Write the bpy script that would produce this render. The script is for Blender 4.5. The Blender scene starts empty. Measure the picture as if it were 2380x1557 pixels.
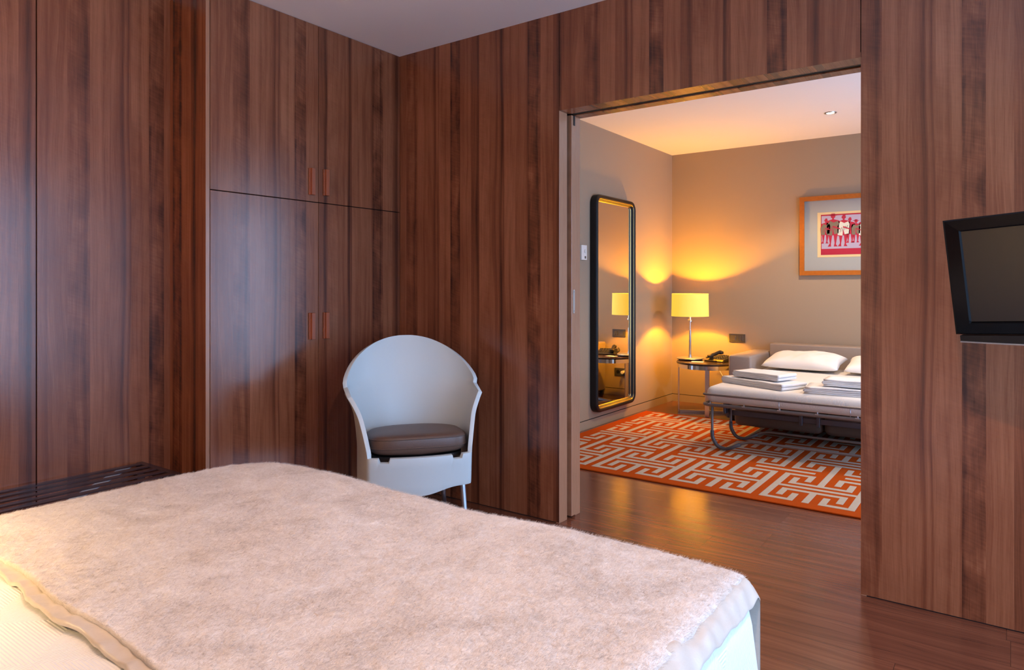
import bpy, bmesh, math, random
from mathutils import Vector, Matrix, noise
random.seed(7)
PI = math.pi
S = bpy.context.scene
COL = S.collection

# ------------------------------------------------------------------ camera
F = 1601.0; TH = math.atan(1160/1601)
cd = bpy.data.cameras.new('camera'); cam = bpy.data.objects.new('camera', cd); COL.objects.link(cam)
cd.sensor_width = 36; cd.sensor_fit = 'HORIZONTAL'; cd.lens = F/2380*36; cd.shift_y = -111.5/2380
cd.clip_start = .03
cam.location = (0, 0, 1.2); cam.rotation_euler = (PI/2, 0, TH)
S.camera = cam
S.view_settings.view_transform = 'Standard'; S.view_settings.look = 'None'
S.view_settings.gamma = 1; S.view_settings.use_curve_mapping = False
S.view_settings.exposure = 1.22

# room constants
XL, XW, YW, YWB = -3.30, -2.985, 2.969, 3.176      # left wall, wardrobe fronts, partition front and back
DX0, DX1, DZ = -1.855, -.474, 2.095                # doorway
ZC = 2.59
FX, FY = -2.90, 6.885                              # far room left and back walls
XR = 1.0; YB = -.78
WIN1 = (.25, 2.80, .15, 2.25); WIN2 = (3.75, 6.1, .15, 2.25)

# ------------------------------------------------------------------ world and lights
w = bpy.data.worlds.new('sky'); S.world = w; w.use_nodes = True
bg = w.node_tree.nodes['Background']; bg.inputs[0].default_value = (.40, .62, 1.0, 1); bg.inputs[1].default_value = 3.15

def light(name, kind, loc, power, color, rot=(0,0,0), **kw):
    d = bpy.data.lights.new(name, kind); d.energy = power; d.color = color
    for k, v in kw.items(): setattr(d, k, v)
    o = bpy.data.objects.new(name, d); o.location = loc; o.rotation_euler = rot; COL.objects.link(o); return o
for (a, b, c, d_) in (WIN1, WIN2):
    p = light('window_portal', 'AREA', (XR+.02, (a+b)/2, (c+d_)/2), 1, (1,1,1), (0, PI/2, 0), shape='RECTANGLE', size=d_-c, size_y=b-a)
    p.data.cycles.is_portal = True
WARM = (1, .62, .28)
# bedside lamps beyond the left of the frame, at the head of the bed
light('bedside_lamp_light', 'SPOT', (-2.0, -.30, 1.28), 125, (1, .66, .30), (math.radians(4), 0, 0), spot_size=2.15, spot_blend=.8, shadow_soft_size=.08)
light('bedside_lamp_uplight', 'SPOT', (-2.3, -.5, 1.30), 42, (1, .66, .42), (PI, 0, 0), spot_size=2.2, spot_blend=.7, shadow_soft_size=.08)
light('bedroom_ceiling_light', 'SPOT', (-.2, .9, 2.57), 60, (1, .60, .36), spot_size=2.6, spot_blend=.8, shadow_soft_size=.04)
DL = [(-1.167, 5.94), (.55, 4.9)]
TL = Vector((-2.54, 6.47, 1.02))
light('table_lamp_bulb_light', 'POINT', TL, 100, (1, .42, .008), shadow_soft_size=.03)

# ------------------------------------------------------------------ node helpers
class M:
    def __init__(s, name):
        s.m = bpy.data.materials.new(name); s.m.use_nodes = True
        s.t = s.m.node_tree; s.b = s.t.nodes['Principled BSDF']
    def n(s, typ, ins=None, **kw):
        nd = s.t.nodes.new('ShaderNode'+typ)
        for k, v in kw.items(): setattr(nd, k, v)
        for k, v in (ins or {}).items():
            if hasattr(v, 'is_output') or isinstance(v, bpy.types.NodeSocket): s.t.links.new(v, nd.inputs[k])
            else: nd.inputs[k].default_value = v
        return nd
    def mt(s, op, a, b=0., c=0.): return s.n('Math', {0: a, 1: b, 2: c}, operation=op).outputs[0]
    def mix(s, f, a, b, mode='MIX'):
        x = s.n('Mix', data_type='RGBA', blend_type=mode)
        for i, v in ((0, f), (6, a), (7, b)):
            if isinstance(v, bpy.types.NodeSocket): s.t.links.new(v, x.inputs[i])
            else: x.inputs[i].default_value = v
        return x.outputs[2]
    def ramp(s, f, *st):
        r = s.n('ValToRGB', {0: f}); e = r.color_ramp.elements
        while len(e) < len(st): e.new(.5)
        for i, (p, c) in enumerate(st): e[i].position = p; e[i].color = (c[0], c[1], c[2], 1) if len(c) == 3 else c
        return r.outputs[0]
    def set(s, **kw):
        for k, v in kw.items():
            k = k.replace('_', ' ')
            for i in s.b.inputs:
                if i.name.lower() == k.lower():
                    if isinstance(v, bpy.types.NodeSocket): s.t.links.new(v, i)
                    else: i.default_value = v
        return s
    def bump(s, h, strength=.3, dist=.01):
        b = s.n('Bump', {'Strength': strength, 'Distance': dist, 'Height': h})
        s.t.links.new(b.outputs[0], s.b.inputs['Normal']); return s
    def pos(s): return s.n('NewGeometry').outputs['Position']
    def objc(s): return s.n('TexCoord').outputs['Object']
    def sep(s, v): return s.n('SeparateXYZ', {0: v}).outputs
    def comb(s, x, y, z): return s.n('CombineXYZ', {0: x, 1: y, 2: z}).outputs[0]

def C4(r, g, b): return (r, g, b, 1)
def plain(name, col, rough=.5, metal=0., noise_s=0., amt=.15, bump=0., spec=.5, **kw):
    m = M(name)
    if noise_s:
        nz = m.n('TexNoise', {'Vector': m.objc(), 'Scale': noise_s, 'Detail': 4.})
        c = m.mix(nz.outputs[0], C4(*[v*(1-amt) for v in col]), C4(*[min(1, v*(1+amt)) for v in col]))
        m.set(Base_Color=c)
        if bump: m.bump(nz.outputs[0], bump, .003)
    else: m.set(Base_Color=C4(*col))
    m.set(Roughness=rough, Metallic=metal, Specular_IOR_Level=spec, **kw)
    return m.m

STRIPS = [(0, .50, 0), (.111, .36, .55), (.202, .66, .1), (.285, .50, 0), (.379, .62, .25), (.459, .20, 1.), (.533, .60, 0),
          (.612, .24, .1), (.671, .54, .3), (.740, .44, 0), (.809, .22, 0), (.839, .60, .1), (.915, .52, 0), (.995, .20, 1.), (1.073, .58, .2), (1.150, .30, 0)]
VEINS = [(.035, .012, .12), (.185, .016, .22), (.262, .010, .10), (.345, .018, .30), (.372, .008, .22), (.425, .012, .12), (.468, .012, .2), (.528, .01, .1), (.585, .008, .1),
         (.66, .016, .25), (.79, .012, .12), (.825, .014, .3), (.885, .010, .1), (1.0, .02, .2), (1.06, .012, .2), (1.12, .01, .12), (1.19, .025, .32)]
def walnut(name, axis, start=0., tint=(1,1,1), rough=.20, edge=False):
    """matched walnut veneer strips; axis = world axis across the strips, start = where a sheet begins"""
    PER = 1.22
    m = M(name); P = m.sep(m.pos())
    h0 = m.mt('SUBTRACT', P[axis], start); z = P[2]
    wv = m.n('TexNoise', {'Vector': m.comb(m.mt('MULTIPLY', h0, 3.), m.mt('MULTIPLY', z, 1.1), 0.), 'Scale': 1., 'Detail': 1.}).outputs[0]
    f = m.mt('FRACT', m.mt('DIVIDE', h0, PER)); sheet_id = m.mt('FLOOR', m.mt('DIVIDE', h0, PER))
    def cram(fac, stops, interp):
        r = m.n('ValToRGB', {0: fac}); r.color_ramp.interpolation = interp; e = r.color_ramp.elements
        while len(e) < len(stops): e.new(.5)
        for k, (q, c) in enumerate(stops): e[k].position = q; e[k].color = (*c, 1)
        return m.sep(r.outputs[0])
    rs = random.Random(3)
    st = cram(f, [(q/PER, (t, g, rs.random())) for q, t, g in STRIPS], 'CONSTANT')
    fw = m.mt('FRACT', m.mt('ADD', m.mt('DIVIDE', h0, PER), m.mt('MULTIPLY', m.mt('SUBTRACT', wv, .5), .030)))
    def veinramp(vs):
        sp = [(0, (0, 0, 0))]
        for q, wd, a in vs:
            for d, k in ((-wd, 0), (-wd*.15, 1), (wd*.25, .8), (wd*.55, 0)): sp.append(((q+d)/PER, (a*k,)*3))
        return cram(fw, sp, 'LINEAR')[0]
    v1, v2, v3 = veinramp(VEINS[0::3]), veinramp(VEINS[1::3]), veinramp(VEINS[2::3])
    vein = m.mt('ADD', v1, m.mt('ADD', v2, v3))
    off = m.mt('ADD', m.mt('MULTIPLY', st[2], 31.), m.mt('MULTIPLY', sheet_id, 1.7))
    gx = m.mt('ADD', h0, off)
    warp = m.n('TexNoise', {'Vector': m.comb(m.mt('MULTIPLY', gx, 4.), m.mt('MULTIPLY', z, 1.0), st[2]), 'Scale': 1., 'Detail': 2.}).outputs[0]
    hx = m.mt('ADD', gx, m.mt('MULTIPLY', warp, .10))
    band = m.n('TexNoise', {'Vector': m.comb(m.mt('MULTIPLY', hx, 42.), m.mt('MULTIPLY', z, .35), 1.), 'Scale': 1., 'Detail': 2.}).outputs[0]
    fine = m.n('TexNoise', {'Vector': m.comb(m.mt('MULTIPLY', hx, 210.), m.mt('MULTIPLY', z, 1.5), 2.), 'Scale': 1., 'Detail': 4., 'Roughness': .65}).outputs[0]
    pore = m.n('TexNoise', {'Vector': m.comb(m.mt('MULTIPLY', h0, 800.), m.mt('MULTIPLY', z, 12.), 0.), 'Scale': 1., 'Detail': 2.}).outputs[0]
    curl = m.n('TexNoise', {'Vector': m.comb(m.mt('MULTIPLY', gx, 14.), m.mt('MULTIPLY', m.mt('ADD', z, m.mt('MULTIPLY', h0, .35)), 110.), 3.), 'Scale': 1., 'Detail': 2.}).outputs[0]
    mott = m.n('TexNoise', {'Vector': m.comb(m.mt('MULTIPLY', gx, 13.), m.mt('MULTIPLY', z, 6.0), 7.), 'Scale': 1., 'Detail': 3., 'Distortion': .5}).outputs[0]
    cloud = m.n('TexNoise', {'Vector': m.comb(m.mt('MULTIPLY', gx, 5.), m.mt('MULTIPLY', z, 1.6), 4.), 'Scale': 1., 'Detail': 2.}).outputs[0]
    def cz(a, k): return m.mt('MULTIPLY', m.mt('SUBTRACT', a, .5), k)
    t = m.mt('ADD', m.mt('MULTIPLY', m.mt('SUBTRACT', st[0], .5), .52), .52); t = m.mt('SUBTRACT', t, m.mt('MULTIPLY', vein, .85))
    t = m.mt('ADD', t, cz(band, .34)); t = m.mt('ADD', t, cz(fine, .34)); t = m.mt('ADD', t, cz(pore, .30)); t = m.mt('ADD', t, cz(cloud, .50))
    t = m.mt('ADD', t, m.mt('MULTIPLY', cz(mott, .85), st[1])); t = m.mt('ADD', t, m.mt('MULTIPLY', cz(curl, .18), m.mt('ADD', st[1], .25)))
    if edge: t = m.mt('ADD', .62, m.mt('ADD', cz(fine, .3), cz(pore, .3)))
    T = lambda r, g, b: (r*tint[0], g*tint[1]*.93, b*tint[2]*.80)
    c = m.ramp(t, (.0, T(.038, .011, .007)), (.22, T(.10, .030, .015)), (.45, T(.185, .060, .029)), (.65, T(.265, .102, .053)), (.95, T(.37, .16, .092)))
    m.set(Base_Color=c, Roughness=m.mt('ADD', rough, m.mt('MULTIPLY', fine, .08)), Specular_IOR_Level=.58)
    m.bump(m.mt('ADD', pore, fine), .08, .001)
    return m.m

def floorwood():
    m = M('floor_planks'); P = m.sep(m.pos())
    row = m.mt('FLOOR', m.mt('DIVIDE', P[1], .192))
    wn = m.n('TexWhiteNoise', {'W': row}, noise_dimensions='1D').outputs[0]
    xs = m.mt('ADD', P[0], m.mt('MULTIPLY', wn, 2.7))
    pl = m.mt('FLOOR', m.mt('DIVIDE', xs, 1.29))
    r2 = m.n('TexWhiteNoise', {'Vector': m.comb(row, pl, 0.)}, noise_dimensions='3D').outputs[0]
    yy = m.mt('ADD', P[1], m.mt('MULTIPLY', r2, 9.))
    wp = m.n('TexNoise', {'Vector': m.comb(m.mt('MULTIPLY', P[0], 1.4), m.mt('MULTIPLY', yy, 5.), r2), 'Scale': 1., 'Detail': 2.}).outputs[0]
    y2 = m.mt('ADD', yy, m.mt('MULTIPLY', wp, .12))
    g1 = m.n('TexNoise', {'Vector': m.comb(m.mt('MULTIPLY', P[0], .9), m.mt('MULTIPLY', y2, 34.), r2), 'Scale': 1., 'Detail': 4.}).outputs[0]
    g2 = m.n('TexNoise', {'Vector': m.comb(m.mt('MULTIPLY', P[0], 5.), m.mt('MULTIPLY', y2, 260.), r2), 'Scale': 1., 'Detail': 3.}).outputs[0]
    t = m.mt('ADD', m.mt('MULTIPLY', g1, .70), m.mt('MULTIPLY', g2, .34)); t = m.mt('ADD', t, .06)
    t = m.mt('ADD', t, m.mt('MULTIPLY', m.mt('SUBTRACT', r2, .5), .14)); t = m.mt('SUBTRACT', t, .1)
    c = m.ramp(t, (.15, (.060, .019, .011)), (.42, (.135, .043, .022)), (.62, (.19, .064, .032)), (.9, (.26, .10, .054)))
    fy = m.mt('FRACT', m.mt('DIVIDE', P[1], .192)); fx = m.mt('FRACT', m.mt('DIVIDE', xs, 1.29))
    j = m.mt('MAXIMUM', m.mt('LESS_THAN', fy, .009), m.mt('LESS_THAN', fx, .0016))
    c = m.mix(m.mt('MULTIPLY', j, .6), c, C4(.015, .006, .004))
    m.set(Base_Color=c, Roughness=m.mt('ADD', .13, m.mt('MULTIPLY', g2, .12)), Specular_IOR_Level=.6)
    m.bump(g2, .12, .0006)
    return m.m

WOOD_X = walnut('walnut_across_x', 0, -.606)
WOOD_Y = walnut('walnut_across_y', 1, 1.752)
WOOD_L = walnut('walnut_left_wall', 1, 1.168)
WOOD_EDGE = walnut('walnut_edge', 1, 2.85, (1.35, 1.75, 2.1), edge=True)
WOOD_H = plain('red_brown_handle', (.30, .075, .028), .35, noise_s=30.)
FLOOR = floorwood()
DARK = plain('shadow_gap', (.006, .004, .004), .9)
WALLP = plain('taupe_wallcovering', (.35, .262, .180), .75, noise_s=260., amt=.06, bump=.05)
WALLC = plain('cream_plaster', (.55, .48, .40), .8, noise_s=5., amt=.03)
CEIL = plain('white_ceiling', (.80, .77, .75), .9, noise_s=1.5, amt=.02)
CEILB = plain('bedroom_ceiling_paint', (.74, .64, .61), .6, noise_s=1.5, amt=.03)
STEEL = plain('brushed_steel', (.62, .60, .58), .28, 1.)
CHROME = plain('polished_chrome', (.75, .74, .72), .12, 1.)
ALU = plain('satin_aluminium', (.52, .56, .62), .38, 1.)
BLACK = plain('gloss_black', (.004, .004, .0045), .14, spec=.25)
BLACKM = plain('black_lacquer', (.010, .009, .009), .45, spec=.3)
PLASTIC_B = plain('black_phone_plastic', (.016, .015, .015), .38)
LEATHER = plain('brown_leather', (.105, .058, .040), .42, noise_s=220., amt=.15, bump=.15)
THREAD = plain('tan_thread', (.26, .13, .09), .7)
SHELL = plain('pale_grey_plastic', (.52, .575, .575), .42, noise_s=120., amt=.015)
SOFA = plain('taupe_leatherette', (.30, .235, .195), .55, noise_s=90., amt=.06, bump=.1)
SOFAD = plain('dark_taupe_cloth', (.14, .10, .078), .85, noise_s=120., amt=.1)
TUBE = plain('grey_brown_enamelled_tube', (.17, .150, .145), .38, .35)
RAIL = plain('dark_steel_rail', (.10, .10, .13), .4, .5)
RUBBER = plain('dark_grey_plastic_sleeve', (.075, .075, .085), .35)
GOLD = plain('gold_bead', (.75, .50, .18), .3, 1.)
MIRROR = plain('mirror_glass', (.86, .82, .77), .015, 1.)
WHITEP = plain('white_switch_plastic', (.75, .74, .68), .4)
PAPER = plain('white_paper', (.85, .82, .80), .7)
GREYSW = plain('grey_metallic_switch', (.10, .095, .09), .35, .5)
DKWOOD = plain('dark_stained_slat', (.045, .022, .022), .22, noise_s=14., amt=.3)
TABTOP = plain('dark_wood_table_top', (.030, .014, .009), .22)

# ------------------------------------------------------------------ mesh helpers
def link(name, bm, mats, parent=None, smooth=False, loc=None):
    me = bpy.data.meshes.new(name)
    bmesh.ops.recalc_face_normals(bm, faces=bm.faces[:])
    bm.to_mesh(me); bm.free()
    for mm in (mats if isinstance(mats, (list, tuple)) else [mats]): me.materials.append(mm)
    if smooth:
        me.polygons.foreach_set('use_smooth', [True]*len(me.polygons))
    o = bpy.data.objects.new(name, me); COL.objects.link(o)
    if parent: o.parent = parent
    if loc: o.location = loc
    return o
def autos(o, ang=40):
    me = o.data; me.polygons.foreach_set('use_smooth', [True]*len(me.polygons))
    b = bmesh.new(); b.from_mesh(me)
    for e in b.edges:
        if len(e.link_faces) == 2 and e.calc_face_angle(0) > math.radians(ang): e.smooth = False
    b.to_mesh(me); b.free(); return o
def box(bm, x0, x1, y0, y1, z0, z1, bev=0., seg=2, mi=0, rot=None):
    r = bmesh.ops.create_cube(bm, size=1.); vs = r['verts']
    c = Vector(((x0+x1)/2, (y0+y1)/2, (z0+z1)/2))
    for v in vs: v.co = Vector((v.co.x*(x1-x0), v.co.y*(y1-y0), v.co.z*(z1-z0)))
    fs = set(f for v in vs for f in v.link_faces)
    if bev:
        es = set(e for v in vs for e in v.link_edges)
        q = bmesh.ops.bevel(bm, geom=list(es), offset=bev, segments=seg, profile=.5, affect='EDGES')
        fs = set(f for f in q['faces']) | set(f for f in fs if f.is_valid)
        vs = set(v for f in fs for v in f.verts)
        for v in list(vs):
            for f in v.link_faces: fs.add(f)
        vs = set(v for f in fs for v in f.verts)
    for v in vs:
        if rot: v.co = rot @ v.co
        v.co += c
    for f in fs: f.material_index = mi
    return vs
def cyl(bm, c, r, z0, z1, n=32, r2=None, mi=0, axis='Z', caps=True):
    r2 = r if r2 is None else r2
    rings = []
    for zz, rr in ((z0, r), (z1, r2)):
        ring = []
        for i in range(n):
            a = 2*PI*i/n; u, v = rr*math.cos(a), rr*math.sin(a)
            p = {'Z': (c[0]+u, c[1]+v, zz), 'Y': (c[0]+u, zz, c[1]+v), 'X': (zz, c[0]+u, c[1]+v)}[axis]
            ring.append(bm.verts.new(p))
        rings.append(ring)
    for i in range(n):
        f = bm.faces.new((rings[0][i], rings[0][(i+1) % n], rings[1][(i+1) % n], rings[1][i])); f.material_index = mi
    if caps:
        for rg in rings:
            f = bm.faces.new(rg); f.material_index = mi
def lathe(bm, c, prof, n=48, mi=0):
    rings = []
    for r, z in prof:
        if r < 1e-5: rings.append([bm.verts.new((c[0], c[1], z))])
        else: rings.append([bm.verts.new((c[0]+r*math.cos(2*PI*i/n), c[1]+r*math.sin(2*PI*i/n), z)) for i in range(n)])
    for a, b in zip(rings, rings[1:]):
        for i in range(n):
            j = (i+1) % n
            if len(a) == 1 and len(b) == 1: continue
            vs = [a[0], b[j], b[i]] if len(a) == 1 else ([a[i], a[j], b[0]] if len(b) == 1 else [a[i], a[j], b[j], b[i]])
            bm.faces.new(vs).material_index = mi
def fillet(pts, r, n=6):
    out = [Vector(pts[0])]
    for i in range(1, len(pts)-1):
        p = Vector(pts[i]); a = Vector(pts[i-1])-p; b = Vector(pts[i+1])-p
        d = min(r, a.length*.49, b.length*.49); A = p+a.normalized()*d; B = p+b.normalized()*d
        for k in range(n+1):
            t = k/n; out.append(A*(1-t)**2+p*2*t*(1-t)+B*t*t)
    out.append(Vector(pts[-1])); return out
def tube(bm, pts, r, n=12, mi=0, closed=False, radii=None):
    pts = [Vector(p) for p in pts]; L = len(pts); rings = []
    up = None
    for i, p in enumerate(pts):
        a = pts[(i-1) % L] if (i or closed) else p; b = pts[(i+1) % L] if (i < L-1 or closed) else p
        t = (b-a).normalized()
        if up is None:
            up = Vector((0, 0, 1)) if abs(t.z) < .9 else Vector((1, 0, 0))
        s = t.cross(up).normalized(); up = s.cross(t).normalized()
        rr = radii[i] if radii else r
        rings.append([bm.verts.new(p+(s*math.cos(2*PI*k/n)+up*math.sin(2*PI*k/n))*rr) for k in range(n)])
    m = L if closed else L-1
    for i in range(m):
        A, B = rings[i], rings[(i+1) % L]
        for k in range(n): bm.faces.new((A[k], A[(k+1) % n], B[(k+1) % n], B[k])).material_index = mi
    if not closed:
        bm.faces.new(rings[0]).material_index = mi; bm.faces.new(rings[-1]).material_index = mi
def prism(bm, pts2, d0, d1, f, mi=0):
    """extrude the outline pts2 between depths; f(u, v, d) -> point"""
    A = [bm.verts.new(f(u, v, d0)) for u, v in pts2]; B = [bm.verts.new(f(u, v, d1)) for u, v in pts2]
    n = len(A)
    bm.faces.new(A).material_index = mi; bm.faces.new(B[::-1]).material_index = mi
    for i in range(n): bm.faces.new((A[i], A[(i+1) % n], B[(i+1) % n], B[i])).material_index = mi
def rrect(w, h, r, n=6):
    out = []
    for cx, cy, a0 in ((w/2-r, h/2-r, 0), (-w/2+r, h/2-r, 90), (-w/2+r, -h/2+r, 180), (w/2-r, -h/2+r, 270)):
        for k in range(n+1):
            a = math.radians(a0+90*k/n); out.append((cx+r*math.cos(a), cy+r*math.sin(a)))
    return out
def struct(name, bm, m, parent=None, smooth=False):
    o = link(name, bm, m, parent, smooth)
    if not parent: o['kind'] = 'structure'
    return o
def tag(o, label, cat, group=None):
    o['label'] = label; o['category'] = cat
    if group: o['group'] = group
    return o
def thing(name, label, cat, loc=(0, 0, 0), rz=0., group=None):
    o = bpy.data.objects.new(name, None); COL.objects.link(o); o.location = loc; o.rotation_euler = (0, 0, rz)
    o.empty_display_size = .1
    return tag(o, label, cat, group)
NB = bmesh.new

# ------------------------------------------------------------------ room shell
b = NB(); box(b, XL-.1, XR+.2, YB-.1, FY+.1, -.1, 0); struct('floor', b, FLOOR)
b = NB(); box(b, XL-.1, XR+.2, YB-.1, YWB-.02, ZC, ZC+.1); struct('ceiling', b, CEILB)
b = NB(); box(b, FX-.1, XR+.2, YWB-.02, FY+.1, ZC, ZC+.1); struct('ceiling_living_room', b, CEIL)
# left wall: two tall veneered panels with a thin open joint
b = NB()
box(b, XL-.02, XL, YB, 1.163, .005, ZC); box(b, XL-.02, XL, 1.168, 1.735, .005, ZC)
box(b, XL-.1, XL-.02, YB-.1, YW+.2, 0, ZC, mi=1)
struct('wall_left', b, [WOOD_L, DARK])
# head-end wall behind the camera
b = NB(); box(b, XL-.1, XR+.2, YB-.1, YB, 0, ZC); struct('wall_front', b, WALLC)
# partition with the doorway
b = NB()
box(b, XL, DX0-.0015, YW, YW+.03, .005, ZC); box(b, DX0+.0015, DX1-.0015, YW, YW+.03, DZ, ZC); box(b, DX1+.0015, XR, YW, YW+.03, .005, ZC)
box(b, XL, DX0-.0015, YW+.031, 3.045, 0, ZC, mi=1); box(b, XL, DX0-.0015, 3.13, YWB-.025, 0, ZC, mi=1)
box(b, DX0, DX1, YW+.031, 3.045, DZ+.02, ZC, mi=1); box(b, DX0, DX1, 3.13, YWB-.025, DZ+.02, ZC, mi=1); box(b, DX0, DX1, 3.045, 3.13, DZ+.09, ZC, mi=1)
box(b, DX1+.0015, XR, YW+.031, YWB-.025, 0, ZC, mi=1)
box(b, FX-.1, DX0-.021, YWB-.024, YWB, 0, ZC, mi=2); box(b, DX1+.021, XR, YWB-.024, YWB, 0, ZC, mi=2); box(b, DX0-.021, DX1+.021, YWB-.024, YWB, DZ+.021, ZC, mi=2)
struct('wall_partition', b, [WOOD_X, DARK, WALLP])
# far room walls
b = NB(); box(b, FX-.1, FX, YWB, FY+.1, 0, ZC); struct('wall_mirror_side', b, WALLP)
b = NB(); box(b, FX-.1, XR+.2, FY, FY+.1, 0, ZC); struct('wall_sofa_side', b, WALLP)
# window wall
b = NB()
for y0, y1 in ((YB-.1, WIN1[0]), (WIN1[1], WIN2[0]), (WIN2[1], FY+.1)): box(b, XR, XR+.2, y0, y1, 0, ZC)
for W in (WIN1, WIN2):
    box(b, XR, XR+.2, W[0], W[1], 0, W[2]); box(b, XR, XR+.2, W[0], W[1], W[3], ZC)
struct('wall_right', b, WALLC)
for i, W in enumerate((WIN1, WIN2)):
    b = NB(); y0, y1, z0, z1 = W; t = .05
    for a in ((y0, y1, z0, z0+t), (y0, y1, z1-t, z1), (y0, y0+t, z0+t, z1-t), (y1-t, y1, z0+t, z1-t), ((y0+y1)/2-t/2, (y0+y1)/2+t/2, z0+t, z1-t)):
        box(b, XR+.08, XR+.13, *a, bev=.004)
    struct('window_%d' % (i+1), b, DKWOOD)
# doorway lining: front jamb, back jamb, soffit boards and the sliding track
b = NB()
box(b, DX0-.02, DX0, YW+.0005, 3.045, 0, DZ, .001, 1); box(b, DX0-.02, DX0, 3.128, YWB, 0, DZ, .001, 1)
struct('trim_1', b, WOOD_EDGE)
b = NB()
box(b, DX1, DX1+.02, YW+.0005, YWB, 0, DZ, .001, 1); struct('trim_2', b, WOOD_EDGE)
SOFW = walnut('walnut_soffit', 0, 2.2, (1.2, 1.2, 1.15))
b = NB()
box(b, DX0, DX1, YW+.0005, 3.062, DZ-.0002, DZ+.02); box(b, DX0, DX1, 3.108, YWB, DZ-.0002, DZ+.02); struct('trim_3', b, SOFW)
b = NB()
for ya, yb in ((3.063, 3.068), (3.082, 3.088), (3.102, 3.107)): box(b, DX0, DX1, ya, yb, DZ+.004, DZ+.05)
box(b, DX0, DX1, 3.063, 3.107, DZ+.045, DZ+.05)
o = struct('trim_4', b, plain('track_metal', (.10, .095, .09), .4, .8))
# dark strips standing in for the shade in the gap under the panelling
b = NB()
box(b, XW+.001, DX0, YW+.004, YW+.02, 0, .005); box(b, DX1, XR, YW+.004, YW+.02, 0, .005); box(b, XL-.015, XL-.003, YB, 1.73, 0, .005)
struct('dark_gap_strip_bedroom', b, DARK)
# flush skirting of the living room with its shadow joint painted on as a near-black strip
b = NB()
box(b, FX, FX+.003, YWB, FY, 0, .072); box(b, FX, XR, FY-.003, FY, 0, .072)
box(b, FX, FX+.0015, YWB, FY, .072, .078, mi=1); box(b, FX, XR, FY-.0015, FY, .072, .078, mi=1)
struct('baseboard_living_room', b, [WALLP, DARK])

# ------------------------------------------------------------------ sliding door leaf, parked in its pocket
t = thing('sliding_door', 'walnut sliding door parked inside its pocket at the left jamb of the opening', 'door', (DX0-.5, 3.09, 0))
b = NB(); box(b, -.5, .512, -.02, .02, .012, DZ-.004, .0015, 1); link('door_panel', b, WOOD_EDGE, t)
b = NB(); prism(b, rrect(.018, .125, .009), .512, .5145, lambda u, v, d: (d, u, v+1.125))
o = link('latch_plate', b, STEEL, t); o['label'] = 'rounded steel latch plate on the door edge'
b2 = NB()
for dz in (-.05, .05): cyl(b2, (0, 1.125+dz), .0022, .5146, .5150, 10, axis='X')
link('screw', b2, DARK, o)
b = NB(); box(b, .505, .514, -.004, .012, DZ-.055, DZ-.005); o = link('roller_guide', b, BLACKM, t)

# ------------------------------------------------------------------ wardrobe
t = thing('wardrobe', 'walnut veneered built-in wardrobe with four doors filling the corner', 'wardrobe', (XW, 1.73, 0))
YS, YM, YE = 1.73, 2.364, YW
b = NB(); box(b, XL-XW, 0., 0, .020, 0, ZC, .0008, 1); o = link('side_panel', b, [WOOD_X, WOOD_EDGE], t)
for p in o.data.polygons:
    if p.normal.x > .9: p.material_index = 1
b = NB(); box(b, XL-XW, -.022, .021, YE-YS, .03, ZC, 0); link('carcass', b, DARK, t)
def door(y0, y1, z0, z1, hy, hz, nm):
    b = NB(); box(b, -.02, 0, y0-YS, y1-YS, z0, z1, .0008, 1)
    d = link('door', b, WOOD_Y, t); d['label'] = nm
    b = NB()
    s = 1 if hy > YM else -1
    hh = .07; y = hy-YS
    box(b, .0005, .020, y-.011, y+.011, hz-hh, hz+hh, .0015, 1)
    box(b, .0005, .008, y-.019, y+.019, hz-hh, hz+hh, .001, 1)
    link('handle', b, WOOD_H, d)
g = .0022
door(YS+.0225, YM-g/2, .03, 1.649-g, 2.319, .994, 'lower left wardrobe door')
door(YS+.0225, YM-g/2, 1.649+g, ZC-.002, 2.319, 1.755, 'upper left wardrobe door')
door(YM+g, YE-.004, .03, 1.649-g, 2.412, .994, 'lower right wardrobe door')
door(YM+g, YE-.004, 1.649+g, ZC-.002, 2.412, 1.76, 'upper right wardrobe door')

# ------------------------------------------------------------------ luggage bench
LB = thing('luggage_bench', 'dark slatted luggage bench against the left wood panelling', 'bench', (XL+.012, 0, 0))
BX, Y0B, Y1B, ZB = .42, .25, 1.595, .385
for i in range(6):
    b = NB(); x = .012+i*.071; box(b, x, x+.031, Y0B+.03, Y1B-.028, ZB-.006, ZB, .0008, 1); link('slat', b, DKWOOD, LB)
for ya, yb in ((Y0B, Y0B+.03), (Y1B-.03, Y1B)):
    b = NB(); box(b, .0, BX, ya, yb, ZB-.04, ZB, .002, 1); link('end_rail', b, DKWOOD, LB)
for x in (.03, BX-.03):
    for y in (Y0B+.03, Y1B-.03):
        b = NB(); box(b, x-.018, x+.018, y-.018, y+.018, 0, ZB-.04, .003, 1); link('leg', b, DKWOOD, LB)
b = NB(); d = Vector((.36, -.38, 0)); a = Vector((.0, 1.53, ZB-.0068)); n_ = Vector((d.y, -d.x, 0)).normalized()*.020
L4 = [a+n_, a+d+n_, a+d-n_, a-n_]
for k in range(2):
    pass
A = [b.verts.new(p) for p in L4]; B = [b.verts.new(p-Vector((0, 0, .004))) for p in L4]
b.faces.new(A); b.faces.new(B[::-1])
for i in range(4): b.faces.new((A[i], A[(i+1) % 4], B[(i+1) % 4], B[i]))
o = link('brace', b, plain('steel_painted_blue_glint', (.50, .60, .72), .42, .25), LB); o['label'] = 'flat metal brace running diagonally under the slats, coloured with reflected daylight'  # bright blue in the base colour stands in for the window's reflection

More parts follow.
